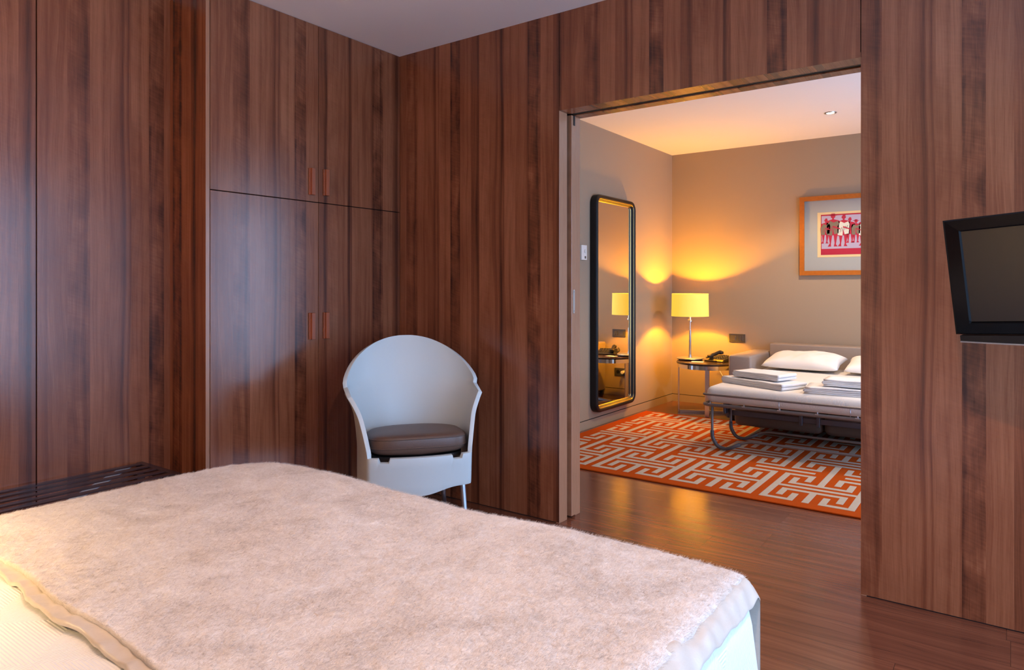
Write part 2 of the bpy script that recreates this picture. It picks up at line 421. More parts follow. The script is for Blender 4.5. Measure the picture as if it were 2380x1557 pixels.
# ------------------------------------------------------------------ bed
BX0, BX1, BY0, BY1, BZ = -2.13, -.415, YB+.11, 1.43, .60
bed = thing('bed', 'large double bed in the foreground with a white coverlet and beige throw', 'bed', ((BX0+BX1)/2, (BY0+BY1)/2, 0))
cx_, cy_ = (BX0+BX1)/2, (BY0+BY1)/2; hx_, hy_ = (BX1-BX0)/2, (BY1-BY0)/2
b = NB(); box(b, -hx_+.06, hx_-.06, -hy_+.03, hy_-.06, .06, .34, .02); link('bed_base', b, SOFAD, bed)
b = NB(); box(b, -hx_+.03, hx_-.03, -hy_+.02, hy_-.03, .341, .575, .05, 4); link('mattress', b, PAPER, bed, True)
for sx in (-1, 1):
    for sy in (-1, 1):
        b = NB(); cyl(b, (sx*(hx_-.15), sy*(hy_-.15)), .03, 0, .06, 16); link('leg', b, BLACKM, bed)

def coverlet_mat():
    m = M('white_quilted_cotton'); P = m.sep(m.pos())
    h = m.mt('ADD', m.mt('ADD', P[0], P[2]), 0.)   # runs down the side too
    # patches of ribs turned either way
    cell = m.mt('ADD', m.mt('FLOOR', m.mt('DIVIDE', m.mt('ADD', h, P[1]), .22)), m.mt('FLOOR', m.mt('DIVIDE', m.mt('SUBTRACT', h, P[1]), .22)))
    odd = m.mt('GREATER_THAN', m.mt('PINGPONG', cell, 1.), .5)
    r1 = m.mt('SINE', m.mt('MULTIPLY', P[1], 1150.)); r2 = m.mt('SINE', m.mt('MULTIPLY', h, 1150.))
    q = m.n('Mix', {0: odd, 2: r1, 3: r2}, data_type='FLOAT').outputs[0]
    nz = m.n('TexNoise', {'Vector': m.pos(), 'Scale': 180., 'Detail': 3.}).outputs[0]
    q = m.mt('ADD', q, m.mt('MULTIPLY', nz, 1.2))
    m.set(Base_Color=C4(.66, .66, .645), Roughness=.8, Specular_IOR_Level=.2, Sheen_Weight=.2)
    m.bump(q, .5, .0008); return m.m
COVM = coverlet_mat()
def rr_loop(hx, hy, r, n=10, m=18):
    """rounded rectangle loop with evenly cut straight sides"""
    cor = [(hx-r, hy-r, 0), (-hx+r, hy-r, 90), (-hx+r, -hy+r, 180), (hx-r, -hy+r, 270)]; out = []
    for i, (cx, cy, a0) in enumerate(cor):
        for k in range(n+1):
            a = math.radians(a0+90*k/n); out.append(((cx+r*math.cos(a), cy+r*math.sin(a)), (math.cos(a), math.sin(a))))
        nx = cor[(i+1) % 4]; a = math.radians(a0+90); dn = (math.cos(a), math.sin(a))
        p = out[-1][0]; a2 = math.radians(nx[2]); q = (nx[0]+r*math.cos(a2), nx[1]+r*math.sin(a2))
        for k in range(1, m):
            t = k/m; out.append(((p[0]+(q[0]-p[0])*t, p[1]+(q[1]-p[1])*t), dn))
    return out
b = NB(); rings = []
loop = rr_loop(hx_, hy_, .07)
def ring_(inset, z, wav=0.):
    lp = rr_loop(hx_-inset, hy_-inset, max(.07-inset*.5, .02)) if inset > 0 else loop
    r = []
    for i, ((x, y), (nx, ny)) in enumerate(lp):
        s = i/len(lp)
        k = wav*(math.sin(s*2*PI*23)+.6*math.sin(s*2*PI*37+1))
        e = -inset if inset < 0 else 0
        r.append(b.verts.new((cx_+x+nx*(k+e), cy_+y+ny*(k+e), z)))
    return r
for ins, z, wv in ((.7, BZ, 0), (.5, BZ, 0), (.3, BZ, 0), (.14, BZ, 0), (.06, BZ-.002, 0), (.03, BZ-.008, 0), (.012, BZ-.020, 0), (.002, BZ-.04, 0), (-.004, BZ-.07, .001), (-.012, BZ-.15, .003), (-.022, BZ-.28, .006), (-.033, BZ-.42, .009), (-.042, .03, .012)):
    rings.append(ring_(ins, z, wv))
for A, B in zip(rings, rings[1:]):
    n = len(A)
    for i in range(n): b.faces.new((A[i], A[(i+1) % n], B[(i+1) % n], B[i]))
b.faces.new(rings[0])
cov = link('coverlet', b, COVM, None, True)
tag(cov, 'white quilted coverlet hanging down the side of the large bed', 'bedspread')

def fur_mat():
    m = M('beige_plush_fur')
    p = m.pos()
    big = m.n('TexNoise', {'Vector': p, 'Scale': 5., 'Detail': 5., 'Roughness': .6, 'Distortion': 1.5}).outputs[0]
    mid = m.n('TexNoise', {'Vector': p, 'Scale': 60., 'Detail': 4., 'Distortion': 1.}).outputs[0]
    pv = m.n('Mapping', {'Vector': p, 'Rotation': (0, 0, .6), 'Scale': (1., .35, 1.)}).outputs[0]
    fin = m.n('TexNoise', {'Vector': pv, 'Scale': 420., 'Detail': 4., 'Roughness': .7, 'Distortion': .6}).outputs[0]
    t = m.mt('ADD', m.mt('MULTIPLY', big, .55), m.mt('ADD', m.mt('MULTIPLY', mid, .25), m.mt('MULTIPLY', fin, .45)))
    c = m.ramp(t, (.38, (.40, .325, .265)), (.58, (.66, .58, .51)), (.80, (.82, .76, .70)))
    m.set(Base_Color=c, Roughness=.95, Specular_IOR_Level=.1, Sheen_Weight=.5, Sheen_Roughness=.5)
    m.bump(m.mt('ADD', m.mt('MULTIPLY', fin, .5), mid), .8, .006)
    return m.m
FUR = fur_mat()
SATIN = plain('beige_satin', (.50, .44, .37), .36, noise_s=34., amt=.05, bump=.7, Sheen_Weight=.2)
# throw blanket: a sheet bent over the bed edges
RB = .07
def bend(u, lo, hi, RB=RB):
    """arc length u across a slab lo..hi -> (coordinate, drop)"""
    for s, e in ((1, hi), (-1, lo)):
        d = (u-(e-s*RB))*s
        if d > 0:
            a = min(d/RB, PI/2); x = e-s*RB+s*RB*math.sin(a); dr = RB*(1-math.cos(a))+max(0, d-RB*PI/2)
            return x, dr
    return u, 0.
RBY = .045
def rear(x):   # wavy front hem of the throw across the bed
    return .536+.008*math.sin(x*6.5+.6)+.005*math.sin(x*15+1.)-.05*max(0, x+1.25)
def sheet(x_u, y_v, lift):
    x, dx = bend(x_u, BX0-.006, BX1+.006); y, dy = bend(y_v, -9, BY1+.006, RBY)
    nz = noise.noise(Vector((x_u*2.1, y_v*2.1, .3)))*.010+noise.noise(Vector((x_u*7, y_v*7, 1.3)))*.004
    k = 1 if dx+dy < .02 else .3
    z = BZ+.006+lift-dx-dy+nz*k
    if dx > 0 and dy > 0: z += min(dx, dy)*.9
    qx, qy = x-(BX0+.26), y-(BY1-.26)          # soft far left corner
    if qx < 0 and qy > 0:
        q = math.hypot(qx, qy)-.22
        if q > 0: z -= q*q*3.2
    return Vector((x, y, z))
def fold(x_u):  # outward bulge of fabric that hangs
    return .006*math.sin(x_u*31)
def make_sheet(u0, u1, vf0, vf1, nu, nv, lift, thick, mat, name, parent=None, fur=0., pucker=0.):
    b = NB(); G = []
    for i in range(nu+1):
        row = []
        u = u0(None)+(u1(None)-u0(None))*i/nu if callable(u0) else u0+(u1-u0)*i/nu
        for j in range(nv+1):
            v0, v1 = vf0(u), vf1(u); v = v0+(v1-v0)*j/nv
            p = sheet(u, v, lift)
            e = min(i, nu-i, j, nv-j)
            if fur:
                q = noise.noise(Vector((u*22, v*26, 8)))*.0022+noise.noise(Vector((u*60, v*60, 0)))*.0022+noise.noise(Vector((u*140, v*140, 5)))*.0022
                p.z += q*fur
            if pucker: p.z += pucker*noise.noise(Vector((u*26, v*26, 2.)))
            row.append(b.verts.new(p))
        G.append(row)
    for i in range(nu):
        for j in range(nv): b.faces.new((G[i][j], G[i+1][j], G[i+1][j+1], G[i][j+1]))
    bot = {}
    for i in range(nu+1):
        for j in range(nv+1):
            if i in (0, nu) or j in (0, nv): bot[(i, j)] = b.verts.new(G[i][j].co-Vector((0, 0, thick)))
    per = [(i, 0) for i in range(nu)]+[(nu, j) for j in range(nv)]+[(i, nv) for i in range(nu, 0, -1)]+[(0, j) for j in range(nv, 0, -1)]
    for k in range(len(per)):
        a, c = per[k], per[(k+1) % len(per)]
        b.faces.new((G[a[0]][a[1]], G[c[0]][c[1]], bot[c], bot[a]))
    return link(name, b, mat, parent, True)
blk = thing('throw_blanket', 'beige fur throw blanket with satin edging spread across the foot of the bed', 'blanket')
fp = make_sheet(BX0-.40, BX1-.026, lambda u: rear(u)+.012, lambda u: BY1+.33, 300, 170, .014, .012, FUR, 'fur_pile', blk, fur=1.)
vg = fp.vertex_groups.new(name='top'); vg.add([v.index for v in fp.data.vertices if v.co.z > BZ-.07], 1., 'REPLACE')
ps = fp.modifiers.new('pile', 'PARTICLE_SYSTEM').particle_system; ps.vertex_group_density = 'top'
pset = ps.settings; pset.type = 'HAIR'; pset.count = 200000; pset.hair_length = 4.; pset.hair_step = 3; pset.render_step = 2
pset.emit_from = 'FACE'; pset.use_modifier_stack = False; pset.distribution = 'RAND'
pset.normal_factor = .0009; pset.factor_random = .0010; pset.brownian_factor = .0
pset.tangent_factor = 0.; pset.object_align_factor = (.0009, .0012, .0)
pset.length_random = .5; pset.root_radius = .28; pset.tip_radius = .08; pset.radius_scale = .001; pset.render_type = 'PATH'
o = make_sheet(BX0-.40, BX1-.045, lambda u: rear(u)-.014+.003*math.sin(u*43), lambda u: rear(u)+.02, 240, 8, .006, .008, SATIN, 'hem', blk, pucker=.006)
o['label'] = 'tan satin hem along the front of the throw'
o = make_sheet(BX1-.045, BX1+.018, lambda u: rear(u)-.022, lambda u: BY1+.20, 16, 140, .010, .003, SATIN, 'satin_binding', blk, pucker=.012)
o['label'] = 'bluish satin binding at the right edge'

# ------------------------------------------------------------------ armchair
ch = thing('armchair', 'pale grey moulded plastic armchair with a rounded back and brown leather cushion', 'chair', (-2.385, 2.465, 0), math.radians(52))
def chz(t, tab): return sum(chz0(t+k*.007, tab) for k in range(-3, 4))/7
def chz0(t, tab):
    for (a, va), (b_, vb) in zip(tab, tab[1:]):
        if a <= t <= b_:
            s = (t-a)/(b_-a); return va+(vb-va)*s
    return tab[-1][1] if t > tab[-1][0] else tab[0][1]
A_ = [(.26, .262), (.44, .262), (.53, .270), (.60, .280), (.65, .300), (.68, .316), (.70, .330), (.95, .345)]     # half width
Bk = [(.26, .185), (.44, .205), (.60, .225), (.70, .245), (.96, .30)]     # depth of the back
Fr = [(.26, 120), (.44, 120), (.53, 114), (.61, 108), (.668, 104), (.6865, 101)]
def arcw(z):
    s = 1-((z-.685)/(.941-.685))**2
    return .335*math.sqrt(max(s, 0))
def shellpt(phi, z, out=0.):
    a = chz(z, A_)+out; bb = chz(z, Bk)+out
    c, s = math.cos(phi), math.sin(phi)
    if c < 0: y = bb*c*2.35
    else: y = bb*c
    lean = .02*max(0, (z-.44)/.5)
    return Vector((a*math.copysign(abs(s)**.86, s), y+lean+.01, z))
zs = [.275, .29, .33, .38, .425, .44, .455, .47, .485, .50, .515, .53, .545, .56, .575, .59, .605, .62, .632, .645, .655, .665, .674, .682, .6865]
zt = []
top0 = .6865; top1 = .940
for k in range(1, 19):
    q = k/18.; zt.append(top0+(top1-top0)*math.sin(q*PI/2))
NP = 40
b = NB(); R_ = []
for z in zs+zt:
    if z <= .6866:
        ph = math.radians(chz(z, Fr))
    else:
        wv = arcw(z)/(chz(z, A_)); ph = min(math.asin(min(1, max(wv, .02)**(1/.86)))+0., math.radians(82))
        ph = min(ph, math.radians(80))
    row = []
    for i in range(-NP, NP+1):
        f = i/NP
        row.append(b.verts.new(shellpt(ph*f, z)))
    R_.append(row)
for A, B in zip(R_, R_[1:]):
    for i in range(2*NP): b.faces.new((A[i], A[i+1], B[i+1], B[i]))
# front apron between the front edges
zf = [.275, .29, .33, .38, .425]; Nf = 72; FRW = []
for k, z in enumerate(zf):
    l = R_[k][0]; r = R_[k][-1]; row = [l]
    for i in range(1, Nf):
        f = i/Nf; x = l.co.x+(r.co.x-l.co.x)*f
        y = l.co.y-.038*math.sin(PI*f)**.7; zz = z
        if k == 0: zz = z-.030*math.sin(PI*min(1, max(0, (f-.12)/.76)))**2
        if k == 4 and (.095 < f < .185 or .815 < f < .905): zz = z-.020
        row.append(b.verts.new((x, y, zz)))
    row.append(r); FRW.append(row)
for A, B in zip(FRW, FRW[1:]):
    for i in range(Nf): b.faces.new((A[i], A[i+1], B[i+1], B[i]))
bmesh.ops.remove_doubles(b, verts=b.verts[:], dist=.0004)
sh = link('shell', b, SHELL, ch, True)
md = sh.modifiers.new('thick', 'SOLIDIFY'); md.thickness = .020; md.offset = 0; md.use_even_offset = False
md = sh.modifiers.new('soft', 'BEVEL'); md.width = .004; md.segments = 2; md.limit_method = 'ANGLE'; md.angle_limit = math.radians(50)
# seat pan, cushion
def dshape(sc=1., n=48):
    out = []
    for i in range(n):
        a = 2*PI*i/n; c, s = math.cos(a), math.sin(a)
        x = .232*sc*math.copysign(abs(c)**(.75 if s > 0 else .42), c); y = (.19 if s > 0 else .225)*sc*math.copysign(abs(s)**(.95 if s > 0 else .42), s)
        out.append((x, y))
    return out
b = NB(); prism(b, dshape(.93), .385, .418, lambda u, v, d: (u, v, d)); link('seat_pan', b, plain('dark_seat_pan', (.02, .012, .01), .5), ch)
b = NB(); rg = []
for sc, z in ((.80, .412), (.93, .416), (.985, .426), (1.0, .440), (1.005, .447), (1.0, .474), (.985, .487), (.93, .495), (.75, .501), (.45, .505), (.15, .506)):
    rg.append([b.verts.new((x, y-.020, z+.010+.055*(-y-.02)-.010*max(0, 1-abs(x)/.22)*(y < -.1)*(z < .43))) for x, y in dshape(sc)])
for A, B in zip(rg, rg[1:]):
    for i in range(48): b.faces.new((A[i], A[(i+1) % 48], B[(i+1) % 48], B[i]))
b.faces.new(rg[0]); b.faces.new(rg[-1])
cu = link('seat_cushion', b, LEATHER, ch, True)
b = NB()
for z in (.442, .482):
    tube(b, [(x, y-.020, z+.010+.055*(-y-.02)) for x, y in dshape(1.008 if z < .46 else 1.0)], .0022, 6, closed=True)
link('piping', b, LEATHER, cu, True)
for sx in (-1, 1):
    b = NB(); pts = [(sx*.200, -.175, .40), (sx*.208, -.185, .25), (sx*.216, -.198, .12), (sx*.228, -.222, 0.004)]
    tube(b, pts, .013, 14, radii=[.014, .0135, .012, .011]); link('leg', b, ALU, ch, True)
    b = NB(); pts = [(sx*.17, .15, .40), (sx*.175, .17, .25), (sx*.185, .195, .12), (sx*.20, .235, 0.004)]
    tube(b, pts, .013, 14, radii=[.014, .0135, .012, .011]); link('leg', b, ALU, ch, True)

# ------------------------------------------------------------------ television on its wall arm
Rv = Vector((.945, -.322, .05)).normalized(); Uv = Vector((-.092, -.118, .988)); Nv = Rv.cross(Uv).normalized(); Uv = Nv.cross(Rv).normalized()
tvO = Vector((-.181, 2.62, 1.4135))       # top left front corner
Mtv = Matrix((Rv, Uv, Nv)).transposed().to_4x4(); Mtv.translation = tvO
tv = thing('television', 'black flat television tilted on a wall arm, at the right edge', 'television')
tv.matrix_world = Mtv
TW, THh = .665, .372
def q4(bm, pts, mi=0): bm.faces.new([bm.verts.new(p) for p in pts]).material_index = mi
b = NB()
# bezel: outline sheet pushed in steps (u right, v down, n out)
lv = [((-.0, 0), -.03), ((0, 0), -.004), ((.006, .004), 0), ((.045, .037), .002), ((.049, .041), -.006)]
def rc(dx, dy, n): return [(dx, -dy, n), (TW-dx, -dy, n), (TW-dx, -(THh-dy*.95), n), (dx, -(THh-dy*.95), n)]
prev = None
rgs = []
for (dx, dy), n in lv: rgs.append([b.verts.new(p) for p in rc(dx, dy, n)])
for A, B in zip(rgs, rgs[1:]):
    for i in range(4): b.faces.new((A[i], A[(i+1) % 4], B[(i+1) % 4], B[i]))
b.faces.new(rgs[0][::-1]); link('bezel', b, BLACK, tv)
b = NB(); box(b, .047, TW-.047, -THh+.041, -.041, -.010, -.0055); link('screen', b, plain('dark_lcd_screen', (.012, .010, .010), .30), tv)
b = NB(); box(b, .08, TW-.08, -THh+.05, -.05, -.085, -.03, .02, 3); link('rear_housing', b, BLACKM, tv)
# speaker bar with curved silver underside
b = NB(); pts = [(.012, -.376), (TW-.012, -.376), (TW-.012, -.393)]+[(TW-.012-(TW-.024)*k/16, -.393-.010*math.sin(PI*k/16)) for k in range(1, 16)]+[(.012, -.393)]
prism(b, pts, -.03, -.002, lambda u, v, d: (u, v, d)); sp = link('speaker_bar', b, BLACKM, tv)
b = NB(); bot = [(.012+(TW-.024)*k/16, -.3935-.010*math.sin(PI*k/16)) for k in range(17)]
pts = bot+[(x, y-.0045) for x, y in bot[::-1]]
prism(b, pts, -.03, .0, lambda u, v, d: (u, v, d)); o = link('trim_strip', b, ALU, sp); o['label'] = 'thin curved silver strip'
# arm back to the partition
inv = Mtv.inverted()
def loc(p): return inv @ Vector(p)
b = NB(); c0 = Vector((TW*.5, -.2, -.085)); wc = loc((.12, YW-.022, 1.22)); mid = loc((.30, 2.80, 1.22))
tube(b, [c0, mid, wc], .016, 12); box(b, TW*.5-.06, TW*.5+.06, -.26, -.14, -.095, -.084)
link('wall_arm', b, BLACKM, tv)
b = NB(); vs = box(b, .05, .19, YW-.022, YW, 1.12, 1.32, .003, 1)
for v in b.verts: v.co = inv @ v.co
link('wall_plate', b, BLACKM, tv)

# ------------------------------------------------------------------ living room: rug
RX0, RX1, RY0, RY1, RZ = -2.845, .35, 3.935, 6.125, .010
def rugm(name, ca, cb):
    m = M(name); p = m.pos()
    n1 = m.n('TexNoise', {'Vector': p, 'Scale': 350., 'Detail': 3.}).outputs[0]; n2 = m.n('TexNoise', {'Vector': p, 'Scale': 40., 'Detail': 3.}).outputs[0]
    c = m.mix(m.mt('ADD', m.mt('MULTIPLY', n1, .7), m.mt('MULTIPLY', n2, .3)), C4(*ca), C4(*cb))
    m.set(Base_Color=c, Roughness=.95, Specular_IOR_Level=.05); m.bump(n1, .5, .004); return m.m
ORANGE = rugm('orange_wool_pile', (.31, .043, .004), (.46, .075, .006)); BEIGE = rugm('beige_wool_pile', (.36, .30, .235), (.53, .45, .36))
b = NB(); box(b, RX0, RX1, RY0, RY1, 0.0005, RZ, .004, 3)
CLX, CRX = -2.75, .25
def rr(x0, x1, y0, y1):
    x0, x1 = max(x0, CLX), min(x1, CRX)
    if x1-x0 > .004: box(b, x0, x1, y0, y1, RZ-.003, RZ+.0012, .0008, 1, mi=1)
PX, PY, WB, w_, l_ = .545, .730, .500, .038, .037
for r in range(3):
    yb = 4.020+r*PY
    for c in range(-4, 3):
        xb = -1.172+c*PX
        Y = lambda v, f: (yb+v) if not f else (yb+.593-v)
        def hr(x0, x1, y0, y1, f):
            a, d = Y(y0, f), Y(y1, f); rr(xb+x0, xb+x1, min(a, d), max(a, d))
        for f in (0, 1):
            hr(0, w_, 0, .2965, f); hr(WB-w_, WB, 0, .2965, f)
            hr(w_, .184, 0, l_, f); hr(.147, .184, l_, .155, f)
            hr(WB-.184, WB-w_, 0, l_, f); hr(WB-.184, WB-.147, l_, .155, f)
            hr(.072, WB-.072, .203, .240, f)
            hr(.072, .109, .085, .203, f); hr(WB-.109, WB-.072, .085, .203, f)
            hr(.231, .269, -.0 if ((r == 0 and not f) or (r == 2 and f)) else -.0685, .203, f)
        hr(w_, WB-w_, .278, .315, 0)
        if r < 2: rr(xb-.045-.163, xb+.163-.0, yb+.593+.05, yb+.593+.087)
rug = tag(link('rug', b, [ORANGE, BEIGE]), 'orange rug with a beige interlocking key pattern on the living room floor', 'rug')

# ------------------------------------------------------------------ standing mirror on the left wall
mi_ = thing('wall_mirror', 'tall black framed mirror with rounded corners on the taupe wall', 'mirror', (FX, 5.51, 1.06))
MW, MH = .757, 1.865
prof = [(0, .001), (0, .050), (.006, .062), (.016, .068), (.028, .066), (.036, .058)]
def frame_mesh(prof, mat, name, r0=.085, parent=mi_):
    b = NB(); rg = []
    for ins, d in prof: rg.append([b.verts.new((d, u, v)) for u, v in rrect(MW-2*ins, MH-2*ins, max(r0-ins, .012), 8)])
    n = len(rg[0])
    for A, B in zip(rg, rg[1:]):
        for i in range(n): b.faces.new((A[i], A[(i+1) % n], B[(i+1) % n], B[i]))
    return autos(link(name, b, mat, parent), 60)
fr = frame_mesh(prof, BLACKM, 'mirror_frame')
frame_mesh([(.036, .058), (.0368, .0585), (.038, .0578), (.0385, .056)], GOLD, 'gold_bead', parent=fr)
frame_mesh([(.0385, .056), (.045, .044), (.054, .036)], BLACKM, 'inner_lip', parent=fr)
frame_mesh([(.054, .036), (.0548, .0368), (.056, .036), (.059, .032)], GOLD, 'inner_bead', parent=fr)
b = NB(); prism(b, rrect(MW-.114, MH-.114, .03), .001, .0335, lambda u, v, d: (d, u, v)); link('mirror_glass', b, MIRROR, mi_)

# thermostat
th = thing('thermostat', 'small cream thermostat on the taupe wall beside the doorway', 'thermostat', (FX, 4.99, 1.487))
b = NB(); box(b, 0, .028, -.045, .045, -.062, .062, .004, 2); link('housing', b, WHITEP, th)
b = NB(); cyl(b, (.012, .012), .016, .028, .036, 20, axis='X'); link('dial', b, WHITEP, th)
b = NB(); box(b, .028, .031, .005, .022, -.05, -.03); link('button', b, GREYSW, th)

# ------------------------------------------------------------------ switches
def plate(x, z, label, n, cat):
    s = thing('wall_switch' if cat == 'switch' else 'wall_socket', label, cat, (x, FY, z))
    b = NB(); box(b, -.080, .080, -.010, 0, -.042, .042, .003, 2); link('plate', b, GREYSW, s)
    for k in range(n):
        c = -.037+.074*k
        if cat == 'switch':
            for q, (a0, a1) in enumerate(((-.024, .024),) if k == 0 else ((-.024, -.001), (.001, .024))):
                b = NB(); box(b, c+a0, c+a1, -.015, -.010, -.026, .026, .002, 1); link('rocker', b, GREYSW, s)
        else:
            b = NB(); cyl(b, (c, 0), .020, -.013, -.010, 24, axis='Y'); link('outlet', b, BLACKM, s)
    return s
plate(-2.212, .690, 'grey double switch plate on the wall beside the lit lamp', 2, 'switch')
plate(-2.24, .262, 'grey socket plate low on the wall behind the side table', 2, 'socket')
pg = thing('plug', 'pale plug in the socket behind the side table', 'plug', (-2.277, FY-.0135, .262))
b = NB(); cyl(b, (0, 0), .018, -.045, 0, 20, axis='Y'); link('plug_body', b, WHITEP, pg)
b = NB(); tube(b, fillet([(0, -.045, 0), (0, -.08, -.01), (-.06, -.06, .05), (-.13, -.05, .17), (-.17, -.07, .20)], .04), .0025, 8); link('cord', b, WHITEP, pg)

# ------------------------------------------------------------------ side table
TC = (-2.35, 6.42); TZ = .490; TR = .285
tb = thing('side_table', 'round steel side table with a dark top in the corner by the sofa bed', 'table', (TC[0], TC[1], 0))
b = NB(); lathe(b, (0, 0), [(0, TZ-.018), (TR-.002, TZ-.018), (TR, TZ-.016), (TR, TZ-.003), (TR-.003, TZ), (0, TZ)], 64); autos(link('table_top', b, TABTOP, tb), 40)
b = NB(); lathe(b, (0, 0), [(TR-.016, TZ-.0185), (TR-.008, TZ-.0185), (TR-.008, TZ-.056), (TR-.016, TZ-.056), (TR-.016, TZ-.0185)], 64); autos(link('rim', b, CHROME, tb), 40)
ANG = [math.radians(a) for a in (205, 290, 25, 110)]
for a in ANG:
    b = NB(); R0 = TR-.020; rot = Matrix.Rotation(a, 3, 'Z')
    box(b, -.006+R0-.0, .006+R0-.0-.001, -.02, .02, .002, TZ-.0187, .001, 1)
    for v in b.verts: v.co = rot @ v.co
    link('leg', b, STEEL, tb)
for a in ANG[:2]:
    b = NB(); rot = Matrix.Rotation(a, 3, 'Z')
    box(b, -TR+.030, TR-.030, -.018, .018, .0 if a == ANG[0] else .0, .022 if a == ANG[0] else .018, .001, 1)
    for v in b.verts: v.co = rot @ v.co
    link('cross_bar', b, STEEL, tb)

# table lamp
lp = thing('table_lamp', 'lit table lamp with a yellow drum shade on the round side table', 'lamp', (TL.x, TL.y, TZ))
b = NB(); lathe(b, (0, 0), [(0, .001), (.112, .001), (.118, .006), (.126, .012), (.127, .018), (.124, .021), (.02, .024), (.016, .03), (.013, .05), (0, .05)], 56); autos(link('base', b, ALU, lp), 30)
b = NB(); lathe(b, (0, 0), [(.010, .05), (.012, .056), (.012, .290), (.007, .292), (.007, .375), (0, .375)], 24); autos(link('stem', b, ALU, lp), 30)
b = NB(); lathe(b, (0, 0), [(0, .372), (.020, .372), (.020, .388), (.012, .390), (.012, .43), (0, .43)], 24); autos(link('lamp_holder', b, STEEL, lp), 30)
m = M('glowing_shade_fabric'); ob = m.sep(m.objc())
wv = m.n('TexNoise', {'Vector': m.comb(m.mt('MULTIPLY', m.n('Math', {0: ob[1], 1: ob[0]}, operation='ARCTAN2').outputs[0], 60.), m.mt('MULTIPLY', ob[2], 3.), 0.), 'Scale': 1.}).outputs[0]
em = m.mix(wv, C4(1., .54, .015), C4(1., .70, .08))
m.set(Base_Color=C4(.62, .46, .14), Roughness=.9, Emission_Color=em, Emission_Strength=.36); SHADE = m.m
SR, SZ0, SZ1 = .178, .425, .645
b = NB(); lathe(b, (0, 0), [(SR, SZ0), (SR-.004, SZ1), (SR-.007, SZ1), (SR-.003, SZ0), (SR, SZ0)], 64); autos(link('lamp_shade', b, SHADE, lp), 60)
b = NB()
for k in range(3):
    a = k*2*PI/3+.4; tube(b, [(0, 0, SZ0+.03), (math.cos(a)*(SR-.005), math.sin(a)*(SR-.005), SZ0+.03)], .0018, 6)
link('shade_ring', b, STEEL, lp)
b = NB(); lathe(b, (0, 0), [(0, .455), (.012, .458), (.024, .485), (.027, .51), (.022, .535), (0, .548)], 20)
m = M('bulb_glass'); m.set(Emission_Color=C4(1, .75, .35), Emission_Strength=6., Base_Color=C4(.9, .8, .6)); bu = link('bulb', b, m.m, lp, True)
bu.visible_shadow = True

# telephone
ph = thing('telephone', 'black desk telephone on the dark table top beside the lamp', 'telephone', (-2.255, 6.53, TZ), math.radians(-18))
b = NB(); prof_ = [(-.10, .001), (.10, .001), (.10, .045), (.085, .052), (-.085, .020), (-.10, .005)]
prism(b, prof_, -.095, .095, lambda u, v, d: (d, u, v))
bmesh.ops.bevel(b, geom=b.edges[:], offset=.004, segments=2, affect='EDGES'); autos(link('phone_body', b, PLASTIC_B, ph), 40)
hs = NB(); pts = [(-.062, -.085, .042), (-.062, -.065, .054), (-.062, 0, .064), (-.062, .065, .080), (-.062, .085, .076)]
tube(hs, fillet(pts, .02), .016, 12); box(hs, -.085, -.038, -.105, -.055, .030, .060, .010, 3); box(hs, -.085, -.038, .055, .10, .056, .086, .010, 3)
autos(link('handset', hs, PLASTIC_B, ph), 40)
kb = NB()
for r in range(5):
    for c in range(4):
        x, y = -.015+c*.027, -.06+r*.030; z = .0205+(y+.085)*.188+.0025
        box(kb, x-.008, x+.008, y-.008, y+.008, z-.003, z+.004, .001, 1)
link('keypad', kb, plain('dark_grey_key', (.05, .048, .045), .5), ph)
b = NB(); box(b, -.10, .03, -.125, -.101, .001, .012, .003, 2); link('wrist_tray', b, PLASTIC_B, ph)
b = NB(); pts = []
for k in range(90):
    f = k/89; a = f*2*PI*16; pts.append((-.105-.008*math.cos(a)-.02*math.sin(PI*f), -.085+.16*f, .030+.030*f+.007*math.sin(a)-.012*math.sin(PI*f)))
tube(b, pts, .0016, 5); link('coiled_cord', b, PLASTIC_B, ph, True)
# note card
nc = tag(link('note_card', (lambda b: (box(b, -.055, .055, -.035, .035, 0, .0012), b)[1])(NB()), PAPER, loc=(-2.41, 6.325, TZ+.0006)), 'small white card lying in front of the lamp on the table', 'card')
nc.rotation_euler = (0, 0, .25)

# ------------------------------------------------------------------ sofa bed
sb = thing('sofa_bed', 'taupe sofa bed pulled open with its tubular frame out on the rug', 'sofa bed', (-1.85, 6.88, 0))
OX, OY = -1.85, 6.88
def lx(x): return x-OX
def ly(y): return y-OY
SW = 1.42
for x0, x1 in ((-2.055, -1.852), (-1.85+SW+.002, -1.85+SW+.205)):
    b = NB(); box(b, lx(x0), lx(x1), ly(6.14), ly(6.875), .05, .592, .022, 4); autos(link('armrest', b, SOFA, sb), 50)
    for f in b.faces if False else []: pass
b = NB(); box(b, lx(-1.849), lx(-1.85+SW), ly(6.69), ly(6.875), .05, .668, .012, 3); autos(link('back_panel', b, SOFA, sb), 50)
for x in (-2.02, -1.85+SW+.17):
    for y in (6.18, 6.84):
        b = NB(); cyl(b, (lx(x), ly(y)), .018, .0, .05, 16); link('foot', b, BLACKM, sb)
# folded-under seat cushions
for k in range(2):
    x0 = -1.80+k*.672; b = NB(); box(b, lx(x0), lx(x0+.66), ly(5.50), ly(6.10), .095, .255, .045, 5); autos(link('seat_cushion', b, SOFAD, sb), 60)
